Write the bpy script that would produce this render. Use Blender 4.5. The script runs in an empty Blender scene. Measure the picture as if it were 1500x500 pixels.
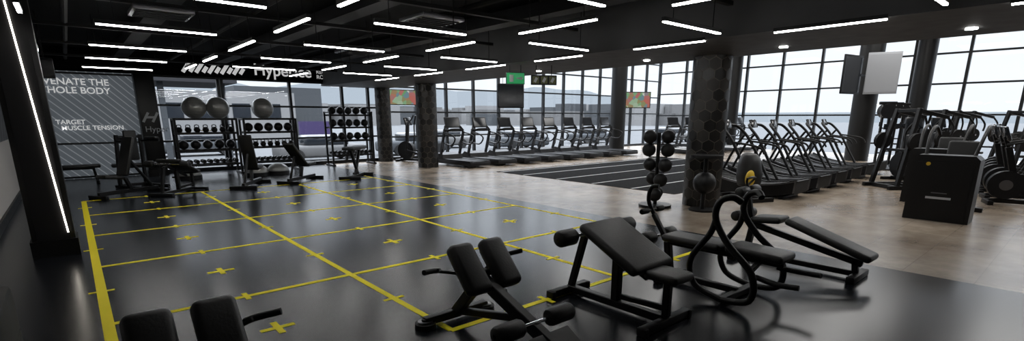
import bpy, bmesh, math, random
from mathutils import Vector, Matrix, Euler, noise
random.seed(7)
S=bpy.context.scene
COL=bpy.context.collection
try:
    S.view_settings.view_transform='Standard'
    S.view_settings.look='None'
    S.view_settings.exposure=0.4
except Exception: pass

# ---------------- materials ----------------
def nm(name):
    m=bpy.data.materials.new(name); m.use_nodes=True
    nt=m.node_tree; b=nt.nodes['Principled BSDF']; return m,nt,b
def mat(name,col,rough=.5,metal=0,emis=None,es=1,spec=.5,noise=0,scale=20,coat=0,bump=0):
    m,nt,b=nm(name)
    b.inputs['Base Color'].default_value=(*col,1)
    b.inputs['Roughness'].default_value=rough
    b.inputs['Metallic'].default_value=metal
    b.inputs['Specular IOR Level'].default_value=spec
    b.inputs['Coat Weight'].default_value=coat
    if emis:
        b.inputs['Emission Color'].default_value=(*emis,1); b.inputs['Emission Strength'].default_value=es
    if noise or bump:
        tc=nt.nodes.new('ShaderNodeTexCoord'); n=nt.nodes.new('ShaderNodeTexNoise'); n.inputs['Scale'].default_value=scale
        nt.links.new(tc.outputs['Object'],n.inputs['Vector'])
        if noise:
            r=nt.nodes.new('ShaderNodeMapRange'); r.inputs['To Min'].default_value=max(0,rough-noise); r.inputs['To Max'].default_value=min(1,rough+noise)
            nt.links.new(n.outputs[0],r.inputs[0]); nt.links.new(r.outputs[0],b.inputs['Roughness'])
        if bump:
            bp=nt.nodes.new('ShaderNodeBump'); bp.inputs['Strength'].default_value=bump; bp.inputs['Distance'].default_value=.01
            nt.links.new(n.outputs[0],bp.inputs['Height']); nt.links.new(bp.outputs[0],b.inputs['Normal'])
    return m
BLK=mat('black_powdercoat',(.0045,.0045,.005),.4,0,noise=.08,spec=.3)
DRK=mat('dark_plastic',(.006,.006,.007),.48,noise=.1,spec=.3)
LEA=mat('black_upholstery',(.011,.011,.011),.45,noise=.06,scale=60,bump=.15,spec=.45)
RUB=mat('black_rubber',(.006,.006,.006),.6,spec=.3)
GRY=mat('grey_steel',(.16,.16,.17),.35,.8)
CHR=mat('chrome',(.6,.6,.62),.15,1)
SIL=mat('silver_vinyl',(.27,.27,.26),.3,.4,noise=.05)
WHI=mat('white_plastic',(.7,.7,.7),.4)
LGR=mat('light_grey_plastic',(.33,.34,.36),.5)
YEL=mat('yellow_tape',(.95,.80,.012),.6,spec=.2)
YAC=mat('yellow_accent',(.75,.5,.03),.5)
SCR=mat('screen_glass',(.01,.012,.015),.12)
CEI=mat('black_ceiling_paint',(.003,.003,.0035),.9,spec=.1)
DUC=mat('black_duct',(.005,.005,.0055),.7,spec=.2)
SOF=mat('grey_soffit',(.045,.045,.048),.6,noise=.1,scale=4)
FRM=mat('dark_aluminium',(.008,.0095,.011),.4,.3)
COLM=mat('column_black',(.008,.008,.008),.4,noise=.1,spec=.35)
HX1=mat('hex_tile_dark',(.009,.0085,.008),.35,spec=.4)
HX2=mat('hex_tile_mid',(.028,.025,.022),.4,spec=.4)
HX3=mat('hex_grout_bronze',(.15,.128,.108),.5,.1)
LED=mat('led_diffuser',(1,1,1),.5,emis=(1,.985,.96),es=24)
LEDW=mat('led_strip_warm',(1,1,1),.5,emis=(1,.92,.8),es=7)
WTX=mat('white_letter',(.8,.8,.8),.5,emis=(1,1,1),es=.32)
WVN=mat('white_vinyl',(.5,.52,.55),.5)
GRN=mat('exit_green',(.01,.2,.06),.4,emis=(.02,.5,.15),es=.25)
OLV=mat('sign_olive',(.12,.13,.05),.5)
HILL=mat('hill_scrub',(.062,.068,.072),1,spec=0)
ASP=mat('asphalt',(.055,.0575,.06),.9,spec=.1)
BLD=mat('building_light',(.12,.12,.12),.9,spec=.1)
BLD2=mat('building_grey',(.035,.038,.041),.9,spec=.1)
ROOF=mat('canopy_dark',(.02,.02,.022),.8,spec=.1)
PUR=mat('purple_banner',(.028,.021,.055),.7,spec=.1)
CON=mat('plaster_grey',(.30,.29,.28),.8)
PLA=mat('white_plaster',(.6,.6,.59),.9)
CON2=mat('concrete_outside',(.075,.075,.075),.9,spec=.1)
LWP=mat('left_wall_grey',(.46,.44,.42),.7)

def floor_rubber():
    m,nt,b=nm('rubber_tile_floor'); L=nt.links.new; N=nt.nodes.new
    tc=N('ShaderNodeTexCoord'); br=N('ShaderNodeTexBrick'); br.offset=0; br.inputs['Scale'].default_value=1
    br.inputs['Brick Width'].default_value=1.04; br.inputs['Row Height'].default_value=1.02; br.inputs['Mortar Size'].default_value=.004
    br.inputs['Color1'].default_value=(.0075,.0088,.0112,1);br.inputs['Color2'].default_value=(.0095,.0112,.0140,1);br.inputs['Mortar'].default_value=(.0015,.0015,.0015,1)
    L(tc.outputs['Object'],br.inputs['Vector']); L(br.outputs[0],b.inputs['Base Color'])
    b.inputs['Roughness'].default_value=.23; b.inputs['Specular IOR Level'].default_value=.30
    return m
def floor_tan(name,c1,c2,c3,r):
    m,nt,b=nm(name); L=nt.links.new; N=nt.nodes.new
    tc=N('ShaderNodeTexCoord'); n=N('ShaderNodeTexNoise'); n.inputs['Scale'].default_value=.9; n.inputs['Detail'].default_value=9; n.inputs['Roughness'].default_value=.65
    L(tc.outputs['Object'],n.inputs['Vector'])
    cr=N('ShaderNodeValToRGB'); e=cr.color_ramp.elements; e[0].position=.34;e[0].color=(*c1,1);e[1].position=.66;e[1].color=(*c3,1)
    k=e.new(.5);k.color=(*c2,1); L(n.outputs[0],cr.inputs[0])
    br=N('ShaderNodeTexBrick'); br.offset=.33; br.inputs['Brick Width'].default_value=1.2; br.inputs['Row Height'].default_value=.6;br.inputs['Scale'].default_value=1;br.inputs['Mortar Size'].default_value=.004
    br.inputs['Color1'].default_value=(1,1,1,1);br.inputs['Color2'].default_value=(.82,.82,.82,1);br.inputs['Mortar'].default_value=(.6,.6,.6,1); L(tc.outputs['Object'],br.inputs['Vector'])
    mx=N('ShaderNodeMix'); mx.data_type='RGBA'; mx.blend_type='MULTIPLY'; mx.inputs[0].default_value=.8
    L(cr.outputs[0],mx.inputs[6]); L(br.outputs[0],mx.inputs[7]); L(mx.outputs[2],b.inputs['Base Color'])
    b.inputs['Roughness'].default_value=r
    return m
FRUB=floor_rubber()
FTAN=floor_tan('vinyl_stone_floor',(.17,.13,.095),(.28,.225,.17),(.40,.335,.265),.27)
TURF=mat('black_turf',(.006,.006,.007),.9,bump=.6,scale=300,spec=.1)

def glass():
    m=bpy.data.materials.new('window_glass'); m.use_nodes=True; nt=m.node_tree; nt.nodes.clear(); N=nt.nodes.new; L=nt.links.new
    t=N('ShaderNodeBsdfTransparent'); t.inputs[0].default_value=(.94,.96,.98,1); g=N('ShaderNodeBsdfGlossy'); g.inputs['Roughness'].default_value=.02
    mx=N('ShaderNodeMixShader'); mx.inputs[0].default_value=.04; o=N('ShaderNodeOutputMaterial'); L(t.outputs[0],mx.inputs[1]);L(g.outputs[0],mx.inputs[2]);L(mx.outputs[0],o.inputs[0]); return m
GLS=glass()
def lines_mat(name,base,line,rot,scale,thr):
    m,nt,b=nm(name); L=nt.links.new; N=nt.nodes.new
    tc=N('ShaderNodeTexCoord'); mp=N('ShaderNodeMapping'); mp.inputs['Rotation'].default_value=rot; L(tc.outputs['Object'],mp.inputs[0])
    w=N('ShaderNodeTexWave'); w.inputs['Scale'].default_value=scale; w.inputs['Distortion'].default_value=1.2; w.inputs['Detail'].default_value=0; w.inputs['Detail Scale'].default_value=.3
    L(mp.outputs[0],w.inputs[0]); g=N('ShaderNodeMath'); g.operation='GREATER_THAN'; g.inputs[1].default_value=thr; L(w.outputs['Fac'],g.inputs[0])
    mx=N('ShaderNodeMix'); mx.data_type='RGBA'; mx.inputs[6].default_value=(*base,1); mx.inputs[7].default_value=(*line,1); L(g.outputs[0],mx.inputs[0]); L(mx.outputs[2],b.inputs['Base Color']); b.inputs['Roughness'].default_value=.5
    return m,nt,b,mx
PRT,nt_,b_,mx_=lines_mat('printed_window_film',(.10,.115,.13),(.24,.26,.28),(0,.75,0),2.2,.93)
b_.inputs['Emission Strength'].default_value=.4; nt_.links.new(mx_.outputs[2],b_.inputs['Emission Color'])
LWM=lines_mat('dark_wave_graphic',(.012,.012,.014),(.09,.09,.10),(1.0,0,.3),4,.9)[0]
def tvmat():
    m,nt,b=nm('tv_picture'); L=nt.links.new; N=nt.nodes.new
    tc=N('ShaderNodeTexCoord'); v=N('ShaderNodeTexVoronoi'); v.inputs['Scale'].default_value=5; L(tc.outputs['Object'],v.inputs[0])
    b.inputs['Base Color'].default_value=(.02,.02,.02,1)
    cr=N('ShaderNodeValToRGB'); e=cr.color_ramp.elements; e[0].color=(.05,.25,.3,1); e[1].color=(.6,.6,.55,1); k=e.new(.3);k.color=(.45,.1,.08,1);k=e.new(.6);k.color=(.1,.3,.1,1)
    sp=N('ShaderNodeSeparateColor'); L(v.outputs['Color'],sp.inputs[0]); L(sp.outputs[0],cr.inputs[0]); L(cr.outputs[0],b.inputs['Emission Color']); b.inputs['Emission Strength'].default_value=.6
    return m
TVP=tvmat()

# ---------------- mesh builder ----------------
class M:
    def __init__(s): s.bm=bmesh.new(); s.mats=[]
    def mi(s,m):
        if m not in s.mats: s.mats.append(m)
        return s.mats.index(m)
    def _merge(s,b,m,T=None):
        if T is not None: bmesh.ops.transform(b,matrix=T,verts=b.verts)
        i=s.mi(m)
        for f in b.faces: f.material_index=i
        me=bpy.data.meshes.new('t'); b.to_mesh(me); b.free(); s.bm.from_mesh(me); bpy.data.meshes.remove(me)
    def box(s,c,sz,m=BLK,rot=(0,0,0),bev=0,seg=2):
        b=bmesh.new(); bmesh.ops.create_cube(b,size=1); bmesh.ops.scale(b,vec=sz,verts=b.verts)
        if bev: bmesh.ops.bevel(b,geom=b.edges[:],offset=min(bev,min(sz)*.48),segments=seg,profile=.5,affect='EDGES')
        s._merge(b,m,Matrix.Translation(c)@Euler(rot).to_matrix().to_4x4()); return s
    def beam(s,p,q,w=.06,h=.06,m=BLK,bev=.008):
        p=Vector(p);q=Vector(q);d=q-p
        z=d.normalized(); up=Vector((0,0,1)) if abs(z.z)<.95 else Vector((0,1,0))
        x=up.cross(z).normalized(); y=z.cross(x)
        T=Matrix((x,y,z)).transposed().to_4x4(); T.translation=(p+q)/2
        b=bmesh.new(); bmesh.ops.create_cube(b,size=1); bmesh.ops.scale(b,vec=(w,h,d.length),verts=b.verts)
        if bev: bmesh.ops.bevel(b,geom=b.edges[:],offset=bev,segments=1,affect='EDGES')
        s._merge(b,m,T); return s
    def tube(s,pts,r=.02,m=BLK,seg=10,smooth=0,closed=False):
        P=[Vector(p) for p in pts]; R=r if isinstance(r,(list,tuple)) else [r]*len(P)
        if smooth:
            NP=[];NR=[];n=len(P)
            for i in range(n-1):
                a=P[max(i-1,0)];b_=P[i];c=P[i+1];d=P[min(i+2,n-1)]
                for k in range(smooth):
                    t=k/smooth
                    NP.append(.5*((2*b_)+(c-a)*t+(2*a-5*b_+4*c-d)*t*t+(3*b_-a-3*c+d)*t**3)); NR.append(R[i]*(1-t)+R[i+1]*t)
            NP.append(P[-1]);NR.append(R[-1]);P=NP;R=NR
        b=bmesh.new(); rings=[]; prev=None
        for i,p in enumerate(P):
            t=(P[min(i+1,len(P)-1)]-P[max(i-1,0)]).normalized()
            if prev is None:
                a=Vector((0,0,1)) if abs(t.z)<.9 else Vector((1,0,0)); x=a.cross(t).normalized()
            else: x=(prev-t*prev.dot(t)).normalized()
            prev=x; y=t.cross(x)
            rings.append([b.verts.new(p+(x*math.cos(2*math.pi*k/seg)+y*math.sin(2*math.pi*k/seg))*R[i]) for k in range(seg)])
        for i in range(len(rings)-1):
            for k in range(seg): b.faces.new((rings[i][k],rings[i][(k+1)%seg],rings[i+1][(k+1)%seg],rings[i+1][k]))
        b.faces.new(rings[0][::-1]); b.faces.new(rings[-1])
        s._merge(b,m); return s
    def cyl(s,p,q,r,m=BLK,seg=16): return s.tube([p,q],r,m,seg)
    def roller(s,p,q,r,m=LEA,seg=16):
        p=Vector(p);q=Vector(q); f=[(0,.55),(.04,.86),(.12,1),(.88,1),(.96,.86),(1,.55)]
        return s.tube([p.lerp(q,t) for t,_ in f],[r*k for _,k in f],m,seg)
    def ball(s,c,r,m,u=16,v=10,sc=(1,1,1)):
        b=bmesh.new(); bmesh.ops.create_uvsphere(b,u_segments=u,v_segments=v,radius=r); bmesh.ops.scale(b,vec=sc,verts=b.verts)
        s._merge(b,m,Matrix.Translation(c)); return s
    def prism(s,prof,x0,x1,m):
        b=bmesh.new(); A=[b.verts.new((x0,y,z)) for y,z in prof]; C=[b.verts.new((x1,y,z)) for y,z in prof]; n=len(prof)
        for i in range(n): b.faces.new((A[i],A[(i+1)%n],C[(i+1)%n],C[i]))
        b.faces.new(A[::-1]); b.faces.new(C); bmesh.ops.recalc_face_normals(b,faces=b.faces[:])
        s._merge(b,m); return s
    def quad(s,pts,m):
        b=bmesh.new(); b.faces.new([b.verts.new(p) for p in pts]); s._merge(b,m); return s
    def obj(s,name,loc=(0,0,0),rz=0,sc=1):
        me=bpy.data.meshes.new(name); s.bm.to_mesh(me); s.bm.free()
        for m in s.mats: me.materials.append(m)
        for p in me.polygons: p.use_smooth=True
        try: me.set_sharp_from_angle(angle=math.radians(38))
        except Exception: pass
        o=bpy.data.objects.new(name,me); COL.objects.link(o); o.location=loc; o.rotation_euler=(0,0,rz); o.scale=(sc,)*3
        return o
def inst(o,loc,rz=0,name=None):
    n=bpy.data.objects.new(name or o.name.split('.')[0],o.data); COL.objects.link(n); n.location=loc; n.rotation_euler=(0,0,rz); return n
def text(name,body,loc,size,m=WTX,rz=0,align='LEFT',bold=.0):
    t=bpy.data.curves.new(name,'FONT'); t.body=body; t.size=size; t.extrude=.004; t.offset=bold; t.align_x=align; t.space_line=.95
    o=bpy.data.objects.new(name,t); COL.objects.link(o); o.location=loc; o.rotation_euler=(math.radians(90),0,rz); t.materials.append(m); return o

XL,XR,YB,YS=-1.0,27.7,18.3,-6.0
SX0,SX1=6.97,9.36
# ---------------- shell ----------------
m=M(); m.box(((XL+6.72)/2,(YB+YS)/2,-.1),(6.72-XL,YB-YS,.2),FRUB)
m.box(((6.72+XR)/2,(YB+YS)/2,-.1),(XR-6.72,YB-YS,.2),FTAN)
m.obj('floor')
m=M(); m.box((14.3,9.05,.004),(8.9,6.2,.008),TURF)
for y in (7.09,8.3,9.55,10.9,11.95): m.box((14.3,y,.0095),(8.9,.045,.003),WHI)
m.obj('turf_track')
m=M(); W=.058; z=.0015
XS=[0,2.06,4.17,6.26]; YS_=[3.12,5.04,7.16,9.18,11.2,13.2]
m.box((0,7.9,z),(.08,10.6,.003),YEL)
for x in XS[1:3]: m.box((x,8.16,z),(W,10.08,.003),YEL)
m.box((6.26,9.4,z),(W,8.8,.003),YEL)
for y in YS_[1:]: m.box((3.13,y,z+.0004),(6.3,W,.003),YEL)
m.box((3.9,3.12,z+.0004),(3.7,W,.003),YEL)
for i in range(3):
    for j in range(5):
        x=(XS[i]+XS[i+1])/2; y=(YS_[j]+YS_[j+1])/2
        m.box((x,y,z),(.26,.05,.003),YEL); m.box((x,y,z+.0004),(.05,.26,.003),YEL)
for x in XS:
    for j in range(5):
        if x>6 and j==0: continue
        y=(YS_[j]+YS_[j+1])/2; m.box((x,y,z+.0006),(.2,.04,.003),YEL)
for i in range(3):
    for y in YS_:
        if i==0 and y<4: continue
        m.box(((XS[i]+XS[i+1])/2,y,z+.0008),(.045,.2,.003),YEL)
m.obj('floor_marking_tape')

m=M(); m.box((XL-.1,(YB+YS)/2,2.35),(.2,YB-YS,2.3),LWM); m.box((XL-.1,(YB+YS)/2,.6),(.2,YB-YS,1.2),LWP); m.obj('wall_left')
m=M(); m.box((XL+.02,(YB+YS)/2,.07),(.03,YB-YS,.14),BLK); m.obj('baseboard_left')
m=M(); m.box(((XL+XR)/2,YS-.1,3),(XR-XL+.4,.2,6),CON); m.obj('wall_front')
def frame_x(name,x0,x1,zt,xs,zs,w=.08,glassm=GLS,y=YB):
    m=M()
    for x in xs: m.box((x,y,zt/2),(w,.14,zt),FRM)
    for zz in zs: m.box(((x0+x1)/2,y,zz),(x1-x0,.1,.06),FRM)
    m.box(((x0+x1)/2,y,.06),(x1-x0,.16,.12),FRM)
    m.quad([(x0,y+.02,0),(x1,y+.02,0),(x1,y+.02,zt),(x0,y+.02,zt)],glassm)
    return m.obj(name)
frame_x('window_1',1.9,9.1,2.85,[2.0,3.7,3.8,5.84,7.65,8.65],[.95,2.0,2.82])
m=M(); m.box((.35,YB,1.43),(3.1,.06,2.86),PRT)
for zz in (.04,.95,2.8): m.box((.35,YB-.04,zz),(3.1,.04,.05),FRM)
for x in (-.9,1.6): m.box((x,YB-.04,1.43),(.08,.05,2.86),FRM)
m.obj('wall_back_printed_panel')
m=M(); m.box((4.1,YB+.05,3.2),(10.4,.3,.7),CEI); m.obj('wall_back_header')
xs=[9.3+i*1.42 for i in range(14)]
frame_x('window_2',9.1,XR,5.6,xs,[.9,1.85,2.8,3.75,4.7,5.5],w=.09)
m=M()
ys=[YB-i*1.78 for i in range(14)]
for y in ys: m.box((XR,y,2.8),(.16,.1,5.6),FRM)
for zz in (.5,1.75,3.0,4.2,5.4): m.box((XR,(YB+YS)/2,zz),(.12,YB-YS,.07),FRM)
m.quad([(XR+.02,YS,0),(XR+.02,YB,0),(XR+.02,YB,5.6),(XR+.02,YS,5.6)],GLS)
m.obj('window_3')
m=M(); m.box(((XL+SX0)/2,(YB+YS)/2,3.5),(SX0-XL+.4,YB-YS+.4,.1),CEI); m.obj('ceiling')
m=M(); m.box(((SX0+SX1)/2,(YB+YS)/2,3.2),(SX1-SX0,YB-YS+.2,.96),SOF); m.obj('ceiling_soffit')
m=M(); m.box(((SX1+XR)/2,(YB+YS)/2,5.7),(XR-SX1+.4,YB-YS+.4,.2),PLA)
m.box((SX1-.05,(YB+YS)/2,4.7),(.1,YB-YS,2.1),PLA); m.obj('ceiling_atrium')
m=M()
for x in (1.3,3.6,5.9): m.box((x,7,3.28),(.3,22,.2),DUC)
for y in (1,3.5,6.2,8.5,11.2,13.8,16.5): m.box((3.2,y,3.1),(7.2,.08,.05),DUC)
for x in (.2,2.3,4.5): m.cyl((x,-5,3.15),(x,18,3.15),.04,DUC,8)
for (x,y) in ((2.6,5.2),(1.2,8.8),(4.3,6.8),(5.0,11.0)):
    m.box((x,y,3.05),(.7,.7,.06),GRY,bev=.01)
    for k in range(5): m.box((x,y-.25+k*.12,3.015),(.62,.03,.02),DUC)
m.obj('ceiling_ductwork')
# added out-of-view fill panels that brighten the double-height hall and walkway floor
for x in (11.6,16.5,21.5):
    for y in (0.5,5.0,10.0,14.5):
        mh=M(); mh.box((0,0,.06),(2.6,2.6,.08),GRY,bev=.02)
        o=mh.obj('hall_fill_panel',(x,y,5.50))
        ld=bpy.data.lights.new('fill_lamp','AREA'); ld.shape='SQUARE'; ld.size=2.4; ld.energy=85; ld.color=(1,.985,.96)
        lo=bpy.data.objects.new('fill_lamp',ld); COL.objects.link(lo); lo.parent=o; lo.location=(0,0,.0)
# ---------------- LED tubes ----------------
K=1.05/1.3
LX=[(.5,2.05,y) for y in (4.2,6.95,9.7,12.5,15.2,18.0)]+[(3.5,5.1,y) for y in (4.2,7.05,9.9,12.7,15.3)]+[(6.5,8.1,y) for y in (1.5,4.3,7.05,9.95,12.65,15.3)]
LY=[(2.68,a,b) for a,b in ((5.0,6.3),(7.3,8.8),(10.0,11.8),(13.0,14.4),(15.4,16.8))]+[(5.68,a,b) for a,b in ((2.2,3.65),(4.8,6.4),(7.6,9.2),(10.4,12.1),(13.2,14.8),(16,17.6))]+[(8.66,a,b) for a,b in ((-.5,1.0),(2.2,3.7),(4.85,6.36),(7.7,9.2),(10.3,12),(13.2,14.8),(15.9,17.6))]+[(-.25,a,b) for a,b in ((8.6,9.3),(10.1,11.4),(12.9,14.2))]
ZT=2.70
def tubelight(x0,y0,x1,y1):
    m=M(); dx,dy=abs(x1-x0),abs(y1-y0); c=((x0+x1)/2,(y0+y1)/2)
    m.box((c[0],c[1],ZT+.03),(max(dx,.05),max(dy,.05),.045),BLK)
    m.box((c[0],c[1],ZT),(max(dx-.02,.034),max(dy-.02,.034),.014),LED)
    top=3.45 if c[0]<SX0-.05 else 2.72
    if top>2.75:
        for k in (.15,.85):
            X=x0+(x1-x0)*k;Y=y0+(y1-y0)*k; m.cyl((X,Y,ZT+.05),(X,Y,top),.006,DUC,6)
    m.obj('linear_ceiling_light')
for a,b,y in LX: tubelight(a*K,y*K,b*K,y*K)
for x,a,b in LY: tubelight(x*K,a*K,x*K,b*K)
m=M()
for y in (1.3,3.5,6,9): m.cyl((8.6,y,2.722),(8.6,y,2.705),.06,LED,16)
m.obj('recessed_downlights')

# ---------------- columns ----------------
def column(name,x,y,r,h,hexes=False):
    m=M(); m.tube([(0,0,0),(0,0,h)],r,HX3 if hexes else COLM,40)
    if hexes:
        n=10; w=2*math.pi/n; R=r+.012; s=w*r/math.sqrt(3); rh=1.5*s; rows=int(h/rh)+1
        b=bmesh.new(); fs=[]
        for j in range(rows):
            zc=j*rh+s*.5
            for i in range(n):
                a0=i*w+(w/2 if j%2 else 0); g=.93
                vs=[]
                for k in range(6):
                    th=math.radians(60*k+30); u=math.cos(th)*s*g/r; v=math.sin(th)*s*g
                    vs.append(b.verts.new((R*math.cos(a0+u),R*math.sin(a0+u),min(max(zc+v,.001),h))))
                c=b.verts.new((R*math.cos(a0),R*math.sin(a0),min(zc,h)))
                for k in range(6):
                    f=b.faces.new((c,vs[k],vs[(k+1)%6]))
                    fs.append((f,random.random()<.3 if k==0 else None))
        i1=m.mi(HX1);i2=m.mi(HX2); cur=i1
        for f,q in fs:
            if q is not None: cur=i2 if q else i1
            f.material_index=cur
        me=bpy.data.meshes.new('t'); b.to_mesh(me); b.free(); m.bm.from_mesh(me)
    return m.obj(name,(x,y,0))
column('round_column',9.07,4.9,.33,2.72,True)
column('round_column',9.1,14.9,.33,2.72,True)
column('round_column',9.1,18.0,.27,2.72,True)
column('round_column',23.3,6.25,.40,5.6)
column('round_column',26.9,5.3,.33,5.6)
column('round_column',20.0,15.4,.36,5.6)
column('round_column',26.5,13.0,.3,5.6)
m=M(); m.box((0,0,1.42),(.46,.3,2.84),COLM,bev=.01); m.box((0,0,.08),(.5,.34,.16),BLK); o=m.obj('square_column',(1.78,17.9,0))
m=M(); m.box((-.34,8.3,1.75),(.40,.4,3.5),COLM,bev=.01); m.box((-.34,8.3,.1),(.44,.46,.2),BLK)
m.box((-.34,8.096,1.6),(.3,.006,2.8),DRK)
m.beam((-.34,8.085,3.2),(-.20,8.085,.28),.014,.022,LEDW,0); m.obj('square_column_led')
m=M(); m.box((-.16,12.5,2.5),(.24,.22,.34),BLK,bev=.02); m.cyl((-.16,12.385,2.57),(-.16,12.38,2.57),.06,DRK); m.cyl((-.16,12.385,2.42),(-.16,12.38,2.42),.085,DRK); m.box((-.16,12.5,3.05),(.03,.03,.8),BLK); m.obj('ceiling_speaker')

# ---------------- lettering ----------------
text('wall_lettering','REJUVENATE THE\nWHOLE BODY',(1.02,YB-.08,2.5),.235,WTX,align='RIGHT',bold=.003)
text('wall_lettering','TARGET\n  MUSCLE TENSION',(-.25,YB-.08,1.47),.165,WTX,bold=.002)
text('banner_lettering','Hyperice',(4.75,YB-.12,2.98),.5,WTX,bold=.006)
text('banner_lettering','RECOVERY\nROOM',(6.75,YB-.12,3.12),.18,WTX)
m=M()
for i in range(5): m.box((2.9+i*.34,YB-.12,3.1),(.1,.02,.34),WTX,rot=(0,.6,0)); m.box((3.05+i*.34,YB-.12,3.06),(.1,.02,.2),WTX,rot=(0,.6,0))
m.obj('banner_chevrons')
text('window_lettering','Hyper',(1.62,17.72,1.25),.22,WVN)
m=M(); m.box((1.68,17.73,1.65),(.06,.01,.3),WVN,rot=(0,.5,0)); m.box((1.9,17.73,1.65),(.06,.01,.3),WVN,rot=(0,.5,0)); m.box((1.79,17.73,1.65),(.2,.01,.06),WVN); m.obj('window_logo')

# ---------------- signs and TVs ----------------
def hang(name,c,w,h,rz,face,back=BLK,t=.05,top=None,extra=None):
    m=M(); m.box((0,0,0),(w,t,h),back,bev=.006); m.box((0,-t/2-.002,0),(w*.94,.004,h*.9),face); 
    if extra: extra(m,w,h,t)
    if top:
        for k in (-.3,.3): m.cyl((w*k,0,h/2),(w*k,0,top-c[2]),.008,DUC,6)
    return m.obj(name,c,rz)
def pict(m,w,h,t):
    m.box((-w*.22,-t/2-.006,0),(w*.22,.004,h*.6),WVN); m.box((w*.2,-t/2-.006,0),(w*.3,.004,h*.12),WVN); m.box((w*.3,-t/2-.006,0),(h*.25,.004,h*.25),WVN,rot=(0,.78,0))
hang('exit_sign',(7.30,8.35,2.45),.40,.24,-.5,GRN,top=2.72,extra=pict)
def pict3(m,w,h,t):
    for k in (-.33,0,.33): m.box((w*k,-t/2-.006,0),(w*.26,.004,h*.75),OLV); m.box((w*k,-t/2-.009,0),(w*.1,.004,h*.5),WVN,rot=(0,.5,0))
hang('direction_sign',(7.80,8.0,2.42),.56,.2,-.5,DRK,top=2.72,extra=pict3)
hang('television',(12.2,14.2,2.4),.95,.85,-.6,SCR,top=5.6)
hang('television',(9.9,18.05,2.40),1.5,.58,0,TVP,top=None)
hang('television',(20.6,14.8,2.45),1.35,.75,-.6,TVP)
def arm(m,w,h,t): m.beam((0,t/2,0),(0,.40,0),.08,.08,BLK)
hang('television',(21.7,6.35,3.15),1.2,1.35,-.2,SCR,extra=lambda m,w,h,t:m.beam((.2,t/2,0),(1.2,.1,0),.08,.08,BLK))
hang('television',(22.5,5.62,3.2),1.0,1.45,-1.2,LGR,back=LGR,extra=arm)

# ---------------- treadmills ----------------
def treadmill(side=DRK):
    m=M()
    m.box((0,1.05,.13),(.86,2.05,.14),DRK,bev=.03); m.box((0,.92,.205),(.54,1.75,.015),RUB)
    m.box((-.36,.95,.215),(.13,1.8,.03),side,bev=.01); m.box((.36,.95,.215),(.13,1.8,.03),side,bev=.01)
    m.prism([(1.6,.1),(2.2,.1),(2.2,.3),(2.05,.42),(1.7,.36)],-.42,.42,DRK)
    m.box((0,.05,.12),(.5,.02,.05),YAC)
    for s in (-1,1):
        m.beam((.4*s,1.85,.25),(.4*s,1.55,1.18),.05,.12,BLK)
        m.beam((.4*s,1.55,1.18),(.3*s,1.65,1.35),.05,.09,BLK)
        m.tube([(.4*s,1.62,1.12),(.41*s,1.3,1.1),(.41*s,1.0,1.02),(.4*s,.92,.9),(.4*s,1.15,.72),(.4*s,1.68,.78)],.026,BLK,8,smooth=4)
        m.beam((.405*s,1.7,.55),(.405*s,1.63,.8),.054,.05,GRY)
    m.box((0,1.6,1.2),(.8,.12,.08),DRK,bev=.02)
    m.box((0,1.66,1.47),(.62,.05,.38),DRK,rot=(-.3,0,0),bev=.02); m.box((0,1.63,1.47),(.54,.01,.31),SCR,rot=(-.3,0,0))
    m.tube([(-.25,1.55,1.2),(-.2,1.4,1.25),(.2,1.4,1.25),(.25,1.55,1.2)],.018,RUB,8,smooth=3)
    return m
t0=treadmill().obj('treadmill',(10.25,13.45,0))
for i in range(1,8): inst(t0,(10.25+1.2*i,13.45,0))
t1=treadmill(WHI).obj('treadmill',(21.6,12.2,0),-.35)
for i in range(1,5): inst(t1,(21.6+1.15*i,12.2-.25*i,0),-.35)
def curved():
    m=M(); n=14
    top=[(2.05*i/n, .24+.34*((i/n-.42)**2)*2.3) for i in range(n+1)]
    prof=[(y,z) for y,z in top]+[(2.0,.1),(1.7,.06),(.4,.06),(.02,.12)]
    for s in (-1,1):
        m.prism([(y,z+.03) for y,z in top]+[(2.0,.14),(1.7,.05),(.4,.05),(.02,.14)],s*.44,s*.33,DRK)
        m.prism([(y,z+.02) for y,z in top]+[(y,z-.0) for y,z in top[::-1]],s*.446,s*.436,GRY)
        m.tube([(.43*s,.75,.1),(.43*s,1.05,.6),(.42*s,1.35,1.12),(.38*s,1.62,1.42),(.2*s,1.72,1.48),(0,1.74,1.49)],.032,BLK,10,smooth=4)
        m.tube([(.42*s,1.35,1.12),(.42*s,1.0,1.08),(.42*s,.75,1.02),(.42*s,.66,.9)],.022,RUB,8,smooth=4)
        m.tube([(.42*s,1.95,.4),(.42*s,1.7,.95),(.4*s,1.5,1.25)],.03,BLK,8,smooth=3)
    m.prism(prof,-.33,.33,RUB)
    for i in range(n*2):
        a=i/(n*2); y=2.05*a; zz=.24+.34*((a-.42)**2)*2.3; m.box((0,y,zz+.004),(.64,.05,.012),DRK)
    for y in (.25,1.8): m.box((0,y,.03),(.8,.1,.06),BLK,bev=.01)
    m.box((0,1.72,1.5),(.3,.04,.2),SCR,rot=(-.4,0,0),bev=.01)
    m.box((.446,1.1,.17),(.006,.5,.04),WVN)
    return m
c0=curved().obj('curved_treadmill',(11.3,3.9,0))
for i,x in enumerate((12.6,13.9,15.2,16.6,18.0)): inst(c0,(x,3.9+.05*i,0))

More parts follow.
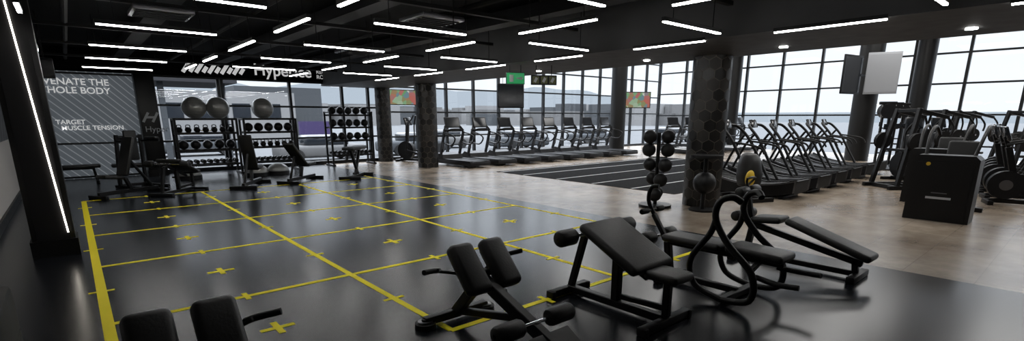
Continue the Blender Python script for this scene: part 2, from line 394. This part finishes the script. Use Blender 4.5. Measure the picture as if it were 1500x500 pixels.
# ---------------- racks ----------------
def rack(w,h,levels,kind):
    m=M(); d=.5
    for x in (-w/2,w/2):
        for y in (-d/2,d/2): m.beam((x,y,0),(x,y,h),.06,.06,BLK)
        m.box((x,0,.03),(.09,.7,.06),BLK,bev=.01); m.beam((x,-d/2,h-.03),(x,d/2,h-.03),.05,.05)
    for li,z in enumerate(levels):
        m.box((0,-.2,z),(w,.05,.06),BLK); m.box((0,.2,z),(w,.05,.06),BLK); m.box((0,0,z-.02),(w,.42,.015),DRK)
        k=kind[li]
        if k=='d':
            n=int(w/.16)
            for i in range(n):
                x=-w/2+.1+i*(w-.2)/(n-1); m.cyl((x,-.17,z+.1),(x,.17,z+.1),.015,CHR,8)
                for y in (-.12,.12): m.cyl((x,y-.05,z+.1),(x,y+.05,z+.1),.058,RUB,10)
        elif k=='m':
            n=int(w/.3)
            for i in range(n):
                x=-w/2+.17+i*(w-.34)/(n-1); m.ball((x,0,z+.16),.13,[RUB,DRK,LEA][i%3],14,9)
        elif k=='k':
            n=int(w/.2)
            for i in range(n):
                x=-w/2+.12+i*(w-.24)/(n-1); m.ball((x,0,z+.1),.085,RUB,10,8); m.tube([(x-.05,0,z+.14),(x-.045,0,z+.23),(x+.045,0,z+.23),(x+.05,0,z+.14)],.014,RUB,6,smooth=2)
    return m
m=rack(1.55,1.62,(.3,.72,1.2,1.6),'dmk '); 
m.tube([(-.2,0,1.3),(0,0,1.25),(.3,0,1.3)],.01,YAC,6); m.obj('storage_rack',(3.0,17.1,0))
m=rack(1.5,1.62,(.3,.75,1.2,1.6),'dkm '); m.obj('storage_rack',(4.72,17.1,0))
m=rack(1.5,1.85,(.35,.85,1.3,1.72),'dmmm'); m.obj('medicine_ball_rack',(7.5,17.5,0))
for x in (2.78,3.38,4.6):
    m=M(); r=.31
    m.ball((0,0,0),r,SIL,28,20)
    for k in range(-4,5):
        a=k*.28; m.tube([(math.cos(t)*r*math.cos(a),math.sin(t)*r*math.cos(a),math.sin(a)*r) for t in [i*math.pi/12 for i in range(25)]],.004,SIL,5)
    m.obj('stability_ball',(x,17.1,1.61+r))
for x,y in ((3.95,15.9),(4.55,16.0),(2.3,16.3)):
    m=M(); m.ball((0,0,.1),.3,SIL,24,14,(1,1,.75)); m.cyl((0,0,0),(0,0,.1),.32,BLK,24); m.obj('balance_trainer_dome',(x,y,0))

# ---------------- benches (mid distance) ----------------
def adj_bench(ang):
    m=M(); m.beam((0,-.6,.1),(0,.7,.1),.07,.08); m.box((0,-.6,.04),(.5,.07,.08),BLK,bev=.01); m.box((0,.7,.04),(.6,.07,.08),BLK,bev=.01)
    m.beam((0,.1,.1),(0,0,.38),.07,.07); m.box((0,-.3,.43),(.3,.4,.08),LEA,bev=.03,rot=(-.12,0,0))
    L=.85; cy=-.05+math.cos(ang)*L/2; cz=.43+math.sin(ang)*L/2
    m.box((0,cy,cz),(.3,L,.08),LEA,rot=(ang,0,0),bev=.03)
    m.beam((0,.6,.1),(0,cy+.05,cz-.05),.05,.05)
    return m
a75=adj_bench(1.25).obj('adjustable_bench',(3.25,13.6,0),2.6)
inst(a75,(.75,13.6,0),-1.0)
a45=adj_bench(.75).obj('adjustable_bench',(4.5,13.7,0),2.3)
m=M(); m.box((0,0,.82),(.34,1.15,.09),LEA,bev=.035); m.beam((0,-.45,.78),(0,.45,.78),.07,.06)
m.beam((0,.35,.78),(0,-.1,.08),.07,.07); m.beam((0,-.35,.78),(0,.1,.08),.07,.07); m.beam((0,-.55,.05),(0,.55,.05),.07,.08)
for y in (-.55,.55): m.box((0,y,.04),(.6,.07,.08),BLK,bev=.01)
m.obj('high_flat_bench',(5.95,13.6,0),-.75)
def flat_bench():
    m=M(); m.box((0,0,.43),(1.15,.3,.09),LEA,bev=.035); m.beam((-.45,0,.38),(.45,0,.38),.06,.06)
    for x in (-.42,.42): m.beam((x,0,.38),(x*1.1,0,.05),.06,.06); m.box((x*1.1,0,.035),(.07,.5,.07),BLK,bev=.01)
    return m
f0=flat_bench().obj('flat_bench',(-.1,16.9,0)); inst(f0,(1.25,16.6,0))
m=M()
for s in (-1,1):
    m.beam((.3*s,-.45,.04),(.3*s,.5,.04),.07,.07); m.beam((.3*s,.35,.06),(.27*s,.25,1.25),.07,.07); m.tube([(.27*s,.25,1.1),(.3*s,0,1.12),(.3*s,-.35,1.12)],.025,BLK,10); m.box((.3*s,-.1,1.17),(.12,.4,.06),LEA,bev=.025)
m.beam((-.3,.35,.06),(.3,.35,.06),.07,.07); m.beam((-.27,.25,1.2),(.27,.25,1.2),.06,.06); m.box((0,.2,1.0),(.28,.08,.7),LEA,bev=.03)
m.obj('dip_tower',(1.15,14.9,0),.5)
m=M(); m.box((0,0,.3),(.5,1.1,.6),RUB,bev=.03); m.box((0,0,.3),(.505,1.0,.015),DRK); m.obj('foam_plyo_box',(-.69,3.9,0))

# ---------------- foreground: back-extension bench ----------------
def back_ext():
    m=M()
    m.box((0,.38,.055),(.62,.07,.07),BLK,bev=.012); 
    for s in (-1,1):
        m.cyl((.3*s,.38,0),(.3*s,.38,.045),.085,RUB,24); m.cyl((.3*s,.38,.045),(.3*s,.38,.06),.06,GRY,24); m.cyl((.3*s,.38,.06),(.3*s,.38,.075),.03,BLK,16)
        m.box((.145*s,-.02,.555),(.215,.42,.11),LEA,rot=(.82,0,0),bev=.045,seg=4)
        m.box((.145*s,.03,.515),(.15,.3,.02),BLK,rot=(.82,0,0))
        m.tube([(.06*s,.1,.46),(.2*s,.14,.5),(.3*s,.14,.53),(.33*s,.12,.55)],.014,BLK,8,smooth=3)
        m.tube([(.29*s,.16,.53),(.36*s,.13,.55),(.47*s,.08,.57)],.02,RUB,10,smooth=3)
        m.roller((.12*s,-.58,.27),(.36*s,-.58,.27),.066)
    m.cyl((-.36,-.58,.27),(.36,-.58,.27),.014,CHR)
    m.beam((0,.38,.06),(0,.02,.44),.07,.09); m.beam((0,.06,.46),(0,-1.0,.07),.075,.1)
    m.beam((-.16,.0,.49),(.16,.0,.49),.05,.05); m.beam((0,-.4,.25),(0,.3,.09),.05,.06)
    m.beam((0,-.58,.27),(0,-.66,.12),.05,.05)
    m.box((0,-.8,.16),(.42,.26,.02),BLK,rot=(.5,0,0),bev=.005)
    m.box((0,-1.0,.045),(.56,.08,.08),BLK,bev=.012)
    for k in range(7): m.box((.0385,-.1-k*.05,.405-k*.018),(.004,.012,.03),WVN,rot=(.35,0,0))
    m.cyl((.05,-.15,.36),(.1,-.15,.36),.022,BLK,12)
    return m
b0=back_ext().obj('back_extension_bench',(2.23,2.92,0))
inst(b0,(.29,2.82,0))

# ---------------- foreground: preacher bench ----------------
def preacher():
    m=M()
    m.beam((0,-.5,.055),(0,.56,.055),.07,.07)
    m.box((0,-.5,.04),(.66,.07,.07),BLK,bev=.012); m.box((0,.56,.04),(.5,.07,.07),BLK,bev=.012)
    for s in (-1,1):
        m.box((.31*s,-.5,.035),(.05,.09,.07),RUB,bev=.01); m.box((.24*s,.56,.035),(.05,.09,.07),RUB,bev=.01)
        m.roller((.30*s,.24,.665),(.50*s,.24,.665),.072)
    m.cyl((-.5,.24,.665),(.5,.24,.665),.016,CHR)
    m.beam((0,.53,.08),(0,.38,.6),.06,.06); m.beam((0,.38,.6),(0,.15,.63),.05,.05)
    m.beam((0,.0,.08),(0,.0,.56),.075,.075); m.cyl((.04,0,.35),(.1,0,.35),.022,BLK,12)
    m.beam((0,.26,.62),(0,-.32,.36),.06,.05)
    a=math.atan2(.28,.56)
    m.box((0,-.07,.6),(.55,.66,.085),LEA,rot=(a,0,0),bev=.04,seg=4)
    m.beam((0,-.5,.08),(0,-.5,.40),.06,.06); m.box((0,-.5,.43),(.28,.30,.075),LEA,bev=.035,seg=4)
    m.beam((0,-.48,.15),(0,-.05,.13),.04,.05)
    m.box((.032,-.5,.25),(.004,.03,.14),GRY)
    return m
p0=preacher().obj('preacher_curl_bench',(3.42,2.56,0))
inst(p0,(1.65,13.3,0),2.4)

# ---------------- foreground: abdominal crunch machine ----------------
m=M()
m.box((0,.34,.46),(.30,.62,.075),LEA,bev=.035,seg=4); m.box((.04,-.26,.46),(.32,.52,.075),LEA,bev=.035,seg=4,rot=(.04,0,0))
m.beam((0,-.5,.4),(0,.68,.4),.06,.06); m.beam((0,.65,.4),(0,.6,.05),.07,.07); m.box((0,.6,.035),(.5,.07,.07),BLK,bev=.012)
for s in (-1,1):
    m.tube([(.3*s,-.12,.04),(.3*s,-.36,.10),(.31*s,-.36,.34),(.29*s,-.12,.56),(.27*s,.02,.76),(.27*s,.0,.92),(.25*s,-.1,.97),(.2*s,-.16,.93)],.03,BLK,12,smooth=6)
    m.tube([(.3*s,-.12,.04),(.3*s,.15,.12),(.29*s,.22,.35),(.28*s,.06,.62),(.27*s,.02,.76)],.028,BLK,12,smooth=6)
    m.roller((.1*s,.76,.44),(.27*s,.76,.44),.068)
    m.roller((.07*s,.86,.70),(.2*s,.86,.70),.03,RUB)
    m.tube([(.22*s,-.36,.3),(.26*s,-.55,.29),(.25*s,-.72,.3)],.024,RUB,10,smooth=3)
    m.beam((0,-.3,.4),(.3*s,-.34,.36),.045,.045)
m.cyl((-.27,.76,.44),(.27,.76,.44),.014,CHR)
m.beam((-.3,-.12,.04),(.3,-.12,.04),.07,.06); m.beam((0,.6,.06),(0,-.12,.06),.06,.06)
m.beam((0,.66,.4),(0,.84,.66),.05,.05); m.tube([(0,.84,.66),(-.02,.9,.8),(-.04,.86,.94),(-.03,.78,.96)],.022,BLK,10,smooth=4)
m.cyl((-.2,.86,.70),(.2,.86,.70),.014,BLK)
m.cyl((.06,.3,.4),(.12,.3,.4),.022,BLK,12)
m.obj('abdominal_crunch_machine',(4.53,2.12,0))
m=M()
a=math.atan2(.29,.86)
m.box((0,-.42,.385),(.30,.90,.075),LEA,rot=(a,0,0),bev=.035,seg=4); m.box((0,.22,.50),(.30,.34,.075),LEA,bev=.035,seg=4,rot=(-.1,0,0))
m.beam((0,.42,.42),(0,-.75,.17),.06,.07); m.beam((0,.4,.42),(0,.45,.05),.07,.07); m.beam((0,.5,.055),(0,-.7,.055),.06,.06)
m.box((0,.5,.035),(.6,.08,.07),BLK,bev=.012); m.box((0,-.72,.035),(.5,.08,.07),BLK,bev=.012); m.beam((0,-.7,.05),(0,-.68,.2),.06,.06)
m.beam((0,.42,.45),(0,.52,.86),.055,.055)
for s in (-1,1):
    m.roller((.04*s,.50,.80),(.24*s,.50,.80),.06); m.roller((.04*s,.52,.52),(.24*s,.52,.52),.06)
m.tube([(0,.52,.86),(-.1,.48,.95),(.1,.48,.95),(0,.52,.86)],.014,BLK,8,smooth=3)
m.obj('decline_bench',(6.0,2.15,0))

# ---------------- medicine ball tree & seat ----------------
m=M(); m.cyl((0,0,.0),(0,0,.05),.3,BLK,28); m.cyl((0,0,0),(0,0,1.38),.035,BLK)
for i,zz in enumerate((.25,.52,.79,1.06,1.3)):
    a=.5+i*.5
    for s in (0,math.pi):
        x,y=.17*math.cos(a+s),.17*math.sin(a+s); m.ball((x,y,zz),.125,RUB if i%2 else DRK,18,12); m.beam((0,0,zz-.13),(x,y,zz-.13),.03,.02)
m.obj('medicine_ball_tree',(8.2,5.35,0))
m=M(); m.cyl((0,0,0),(0,0,.03),.24,BLK,28); m.cyl((0,0,0),(0,0,.95),.04,BLK); m.cyl((0,0,.95),(0,0,1.0),.28,DRK,32); m.ball((0,0,.5),.2,DRK,18,12); m.obj('round_stand_table',(8.5,4.55,0))
m=M(); m.tube([(0,0,.25),(0,0,.3),(0,.02,.5),(0,.05,.75),(0,.08,.9),(0,.08,.95)],[.1,.22,.25,.22,.15,.05],LEA,18,smooth=4); m.ball((-.12,-.16,.45),.13,YAC,14,10,(1,.5,1.3))
m.beam((0,-.4,.05),(0,.5,.05),.08,.08); m.box((0,-.4,.04),(.5,.08,.08),BLK); m.box((0,.5,.04),(.5,.08,.08),BLK); m.beam((0,0,.05),(0,0,.3),.08,.08); m.obj('exercise_seat',(10.4,4.6,0),-.4)

# ---------------- elliptical / bikes / ski ergs ----------------
def elliptical():
    m=M(); m.beam((0,-.8,.06),(0,.8,.06),.1,.08); m.box((0,-.8,.04),(.55,.1,.08),BLK,bev=.01); m.box((0,.8,.04),(.6,.1,.08),BLK,bev=.01)
    m.cyl((-.1,.5,.42),(.1,.5,.42),.34,DRK,28); m.cyl((-.11,.5,.42),(.11,.5,.42),.2,DRK,24); m.beam((0,.5,.3),(0,.42,1.4),.1,.12)
    for s in (-1,1):
        m.beam((.2*s,.45,.45),(.2*s,-.7,.22+.06*s),.05,.06); m.box((.2*s,-.3,.32+.03*s),(.15,.36,.04),RUB,bev=.01)
        m.tube([(.24*s,.4,.3),(.26*s,.3,.9),(.27*s,.3,1.3),(.25*s,.15+.08*s,1.6),(.22*s,.1+.08*s,1.72)],.026,BLK,8,smooth=4)
    m.box((0,.4,1.5),(.45,.06,.3),SCR,rot=(-.3,0,0),bev=.02); return m
def bike():
    m=M(); m.box((0,-.5,.04),(.5,.09,.08),BLK,bev=.01); m.box((0,.55,.04),(.5,.09,.08),BLK,bev=.01); m.beam((0,-.5,.07),(0,.55,.07),.08,.08)
    m.cyl((-.07,.35,.38),(.07,.35,.38),.27,DRK,28); m.cyl((-.08,.35,.38),(.08,.35,.38),.10,GRY,20)
    m.beam((0,0,.1),(0,-.28,.85),.07,.09); m.box((0,-.3,.95),(.24,.3,.08),LEA,bev=.035); m.cyl((0,-.28,.8),(0,-.29,.93),.025,CHR)
    m.beam((0,.15,.2),(0,.42,1.1),.08,.1); m.tube([(-.2,.15,1.22),(-.22,.35,1.18),(0,.45,1.15),(.22,.35,1.18),(.2,.15,1.22)],.02,RUB,8,smooth=3)
    m.box((0,.5,1.35),(.4,.05,.28),SCR,rot=(-.35,0,0),bev=.02); m.beam((0,.42,1.1),(0,.5,1.3),.06,.06)
    for s in (-1,1): m.beam((.1*s,.05,.35),(.12*s,.05+.12*s,.35-.1*s),.03,.03,GRY); m.box((.18*s,.05+.12*s,.35-.1*s),(.1,.1,.03),RUB)
    return m
e0=elliptical().obj('elliptical_trainer',(9.95,17.0,0),.5)
k0=bike().obj('exercise_bike',(13.6,.75,0),.3)
for x,y,r in ((14.5,1.0,.3),(15.4,1.2,.3),(16.3,1.3,.3),(17.3,1.4,.2),(18.3,1.5,.2),(19.4,1.5,.2)): inst(k0,(x,y-.1,0),r)
for x,y,r in ((16.4,3.0,-.6),(19.0,2.95,-.6)): inst(e0,(x,y-.05,0),r)
def ski():
    m=M(); m.box((0,0,.02),(.6,1.2,.04),BLK,bev=.01); m.beam((-.1,.35,.03),(-.1,.3,2.05),.06,.08); m.beam((.1,.35,.03),(.1,.3,2.05),.06,.08)
    m.cyl((0,.16,1.85),(0,.42,1.85),.24,DRK,24); m.box((0,.1,1.35),(.22,.04,.18),SCR,bev=.01); m.box((0,.3,2.1),(.5,.12,.1),BLK,bev=.02)
    for s in (-1,1): m.cyl((.2*s,.2,2.05),(.2*s,.2,1.5),.006,WHI,6); m.cyl((.2*s,.2,1.5),(.2*s,.2,1.36),.02,RUB,8)
    for zz in (.5,.9,1.3): m.beam((-.1,.32,zz),(.1,.32,zz),.04,.04)
    return m
s0=ski().obj('ski_ergometer',(20.1,4.6,0),-.9)
for x,y in ((21.2,4.65),(22.3,4.7)): inst(s0,(x,y,0),-.9)

# ---------------- selectorised machines (right) ----------------
m=M()
m.prism([(-.42,0),(.42,0),(.40,1.0),(.34,1.06),(-.36,1.06),(-.42,1.0)],0,.42,BLK)
m.prism([(-.36,.05),(.36,.05),(.34,.95),(-.36,.95)],-.006,.0,BLK)
m.box((-.012,.0,.38),(.008,.32,.035),WVN); m.box((-.012,.0,.46),(.008,.2,.015),GRY)
m.cyl((-.012,.2,.92),(-.003,.2,.92),.03,YAC,14)
m.beam((.4,0,.08),(1.6,0,.08),.1,.1); m.box((1.6,0,.04),(.1,.8,.08),BLK,bev=.01)
m.box((1.05,0,.55),(.42,.42,.09),LEA,bev=.04,seg=3); m.box((1.38,0,.95),(.09,.42,.6),LEA,bev=.04,seg=3,rot=(0,.15,0)); m.beam((1.05,0,.1),(1.05,0,.5),.1,.1); m.beam((1.45,0,.1),(1.48,0,1.2),.08,.1)
for s in (-1,1):
    m.tube([(.3,.3*s,1.0),(.55,.34*s,1.35),(.9,.34*s,1.5),(1.2,.32*s,1.35)],.026,BLK,10,smooth=4); m.roller((.7,.34*s,.9),(.95,.34*s,.9),.04,RUB)
    m.beam((.3,.33*s,.95),(.95,.34*s,.9),.05,.05)
mm=m.obj('selectorised_weight_machine',(10.45,1.58,0))
inst(mm,(12.45,2.05,0))
def pulldown():
    m=M()
    for s in (-1,1):
        m.beam((.4*s,-.7,.05),(.4*s,.7,.05),.09,.09); m.beam((.4*s,.5,.08),(.32*s,.2,1.85),.09,.09); m.beam((.32*s,.2,1.8),(.3*s,-.5,1.65),.07,.08)
        m.tube([(.3*s,-.5,1.65),(.36*s,-.62,1.45),(.36*s,-.6,1.25)],.024,RUB,10,smooth=3)
        m.cyl((.45*s,.3,1.1),(.62*s,.3,1.1),.025,CHR); m.cyl((.46*s,.3,1.1),(.50*s,.3,1.1),.2,RUB,24); m.cyl((.51*s,.3,1.1),(.55*s,.3,1.1),.2,RUB,24)
    m.beam((-.4,.5,.05),(.4,.5,.05),.09,.09); m.beam((-.32,.2,1.8),(.32,.2,1.8),.08,.08)
    m.box((0,-.35,.5),(.36,.4,.09),LEA,bev=.035); m.beam((0,-.35,.06),(0,-.35,.46),.09,.09); m.beam((0,-.35,.06),(0,.5,.06),.08,.08); m.box((0,-.02,.95),(.3,.09,.6),LEA,bev=.035,rot=(-.1,0,0)); m.beam((0,.03,.9),(0,.35,.9),.06,.06); m.beam((-.35,.35,.9),(.35,.35,.9),.06,.06)
    return m
q=pulldown().obj('plate_loaded_machine',(13.1,-.35,0),.9)
for x,y in ((21.4,1.6),(22.6,3.0),(15.0,2.95),(17.75,2.95),(20.4,3.05)): inst(q,(x,y,0),.9)

# ---------------- exterior ----------------
m=M(); m.box((60,90,-.6),(700,600,.2),ASP); m.obj('ground_outside')
bm=bmesh.new(); nx,ny=110,8; g=[]
for i in range(nx):
    row=[]; A=-20+ i*130/(nx-1); ang=math.radians(A)
    env=1.0 if A<48 else max(.2,1-(A-48)/14)
    for j in range(ny):
        R=260+j*40; h=(math.sin(j/(ny-1)*math.pi*.5))*env*(30+8*noise.noise(Vector((i*.11,j*.25,0)))+5*noise.noise(Vector((i*.35,j*.6,3))))
        row.append(bm.verts.new((R*math.sin(ang),R*math.cos(ang),h-.5)))
    g.append(row)
for i in range(nx-1):
    for j in range(ny-1): bm.faces.new((g[i][j],g[i+1][j],g[i+1][j+1],g[i][j+1]))
me=bpy.data.meshes.new('hillside'); bm.to_mesh(me); bm.free(); me.materials.append(HILL)
for p in me.polygons: p.use_smooth=True
COL.objects.link(bpy.data.objects.new('hillside',me))
m=M()
for i in range(200):
    ang=math.radians(random.uniform(0,62)); R=random.uniform(140,250); h=random.uniform(3,6)
    m.box((R*math.sin(ang),R*math.cos(ang),-.5+h/2),(random.uniform(5,12),random.uniform(5,12),h),random.choice([BLD,BLD2,CON2]))
m.obj('distant_town_buildings')
m=M()
m.box((3.2,27,3.2),(5,5,.3),ROOF)
for x in (1.2,3,5.2): m.box((x,25,1.3),(.2,.2,3.6),BLD2)
m.obj('parking_canopy')
m=M(); m.box((4,50,1.6),(24,2,4.4),BLD); m.box((16,56,2),(8,6,5),BLD2)
for k in range(9): m.box((-6+k*2.5,48.98,2.2),(1.4,.05,1.2),SCR)
m.obj('office_building')
m=M(); m.box((11.9,33,.9),(2.0,.2,1.0),PUR); m.cyl((11,33,-.5),(11,33,.4),.05); m.cyl((12.8,33,-.5),(12.8,33,.4),.05); m.obj('roadside_banner')
def car(c):
    m=M(); m.box((0,0,.5),(1.8,4.2,.6),c,bev=.15,seg=3); m.box((0,-.2,1.0),(1.55,2.2,.6),SCR,bev=.2,seg=3); 
    for x in (-.85,.85):
        for y in (-1.3,1.3): m.cyl((x-.1,y,.32),(x+.1,y,.32),.32,RUB,16)
    return m
ca=car(CON2).obj('parked_car',(9.5,26,-.5),1.5); cb=car(BLD2).obj('parked_car',(5.5,34,-.5),1.5)
for i,(x,y) in enumerate(((15.5,27),(20,31),(24,27),(29,33),(34,29),(40,25))): inst(ca if i%2 else cb,(x,y,-.5),1.5)

# ---------------- world ----------------
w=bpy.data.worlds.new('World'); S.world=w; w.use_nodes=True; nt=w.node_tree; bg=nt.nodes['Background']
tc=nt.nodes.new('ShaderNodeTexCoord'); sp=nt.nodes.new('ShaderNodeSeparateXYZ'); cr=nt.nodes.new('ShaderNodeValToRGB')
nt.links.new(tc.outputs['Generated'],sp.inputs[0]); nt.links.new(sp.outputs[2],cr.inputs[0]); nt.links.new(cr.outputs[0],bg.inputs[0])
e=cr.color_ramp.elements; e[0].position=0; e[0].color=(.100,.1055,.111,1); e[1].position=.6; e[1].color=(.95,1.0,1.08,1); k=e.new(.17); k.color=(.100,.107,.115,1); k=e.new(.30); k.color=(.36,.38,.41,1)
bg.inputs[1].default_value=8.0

# ---------------- camera ----------------
c=bpy.data.cameras.new('camera'); c.sensor_width=36; c.lens=734.7/1500*36; c.shift_y=97/1500; c.clip_end=1500
co=bpy.data.objects.new('camera',c); COL.objects.link(co); co.location=(0,0,1.65); co.rotation_euler=(math.radians(90-13.398),0,math.radians(-40.804)); S.camera=co
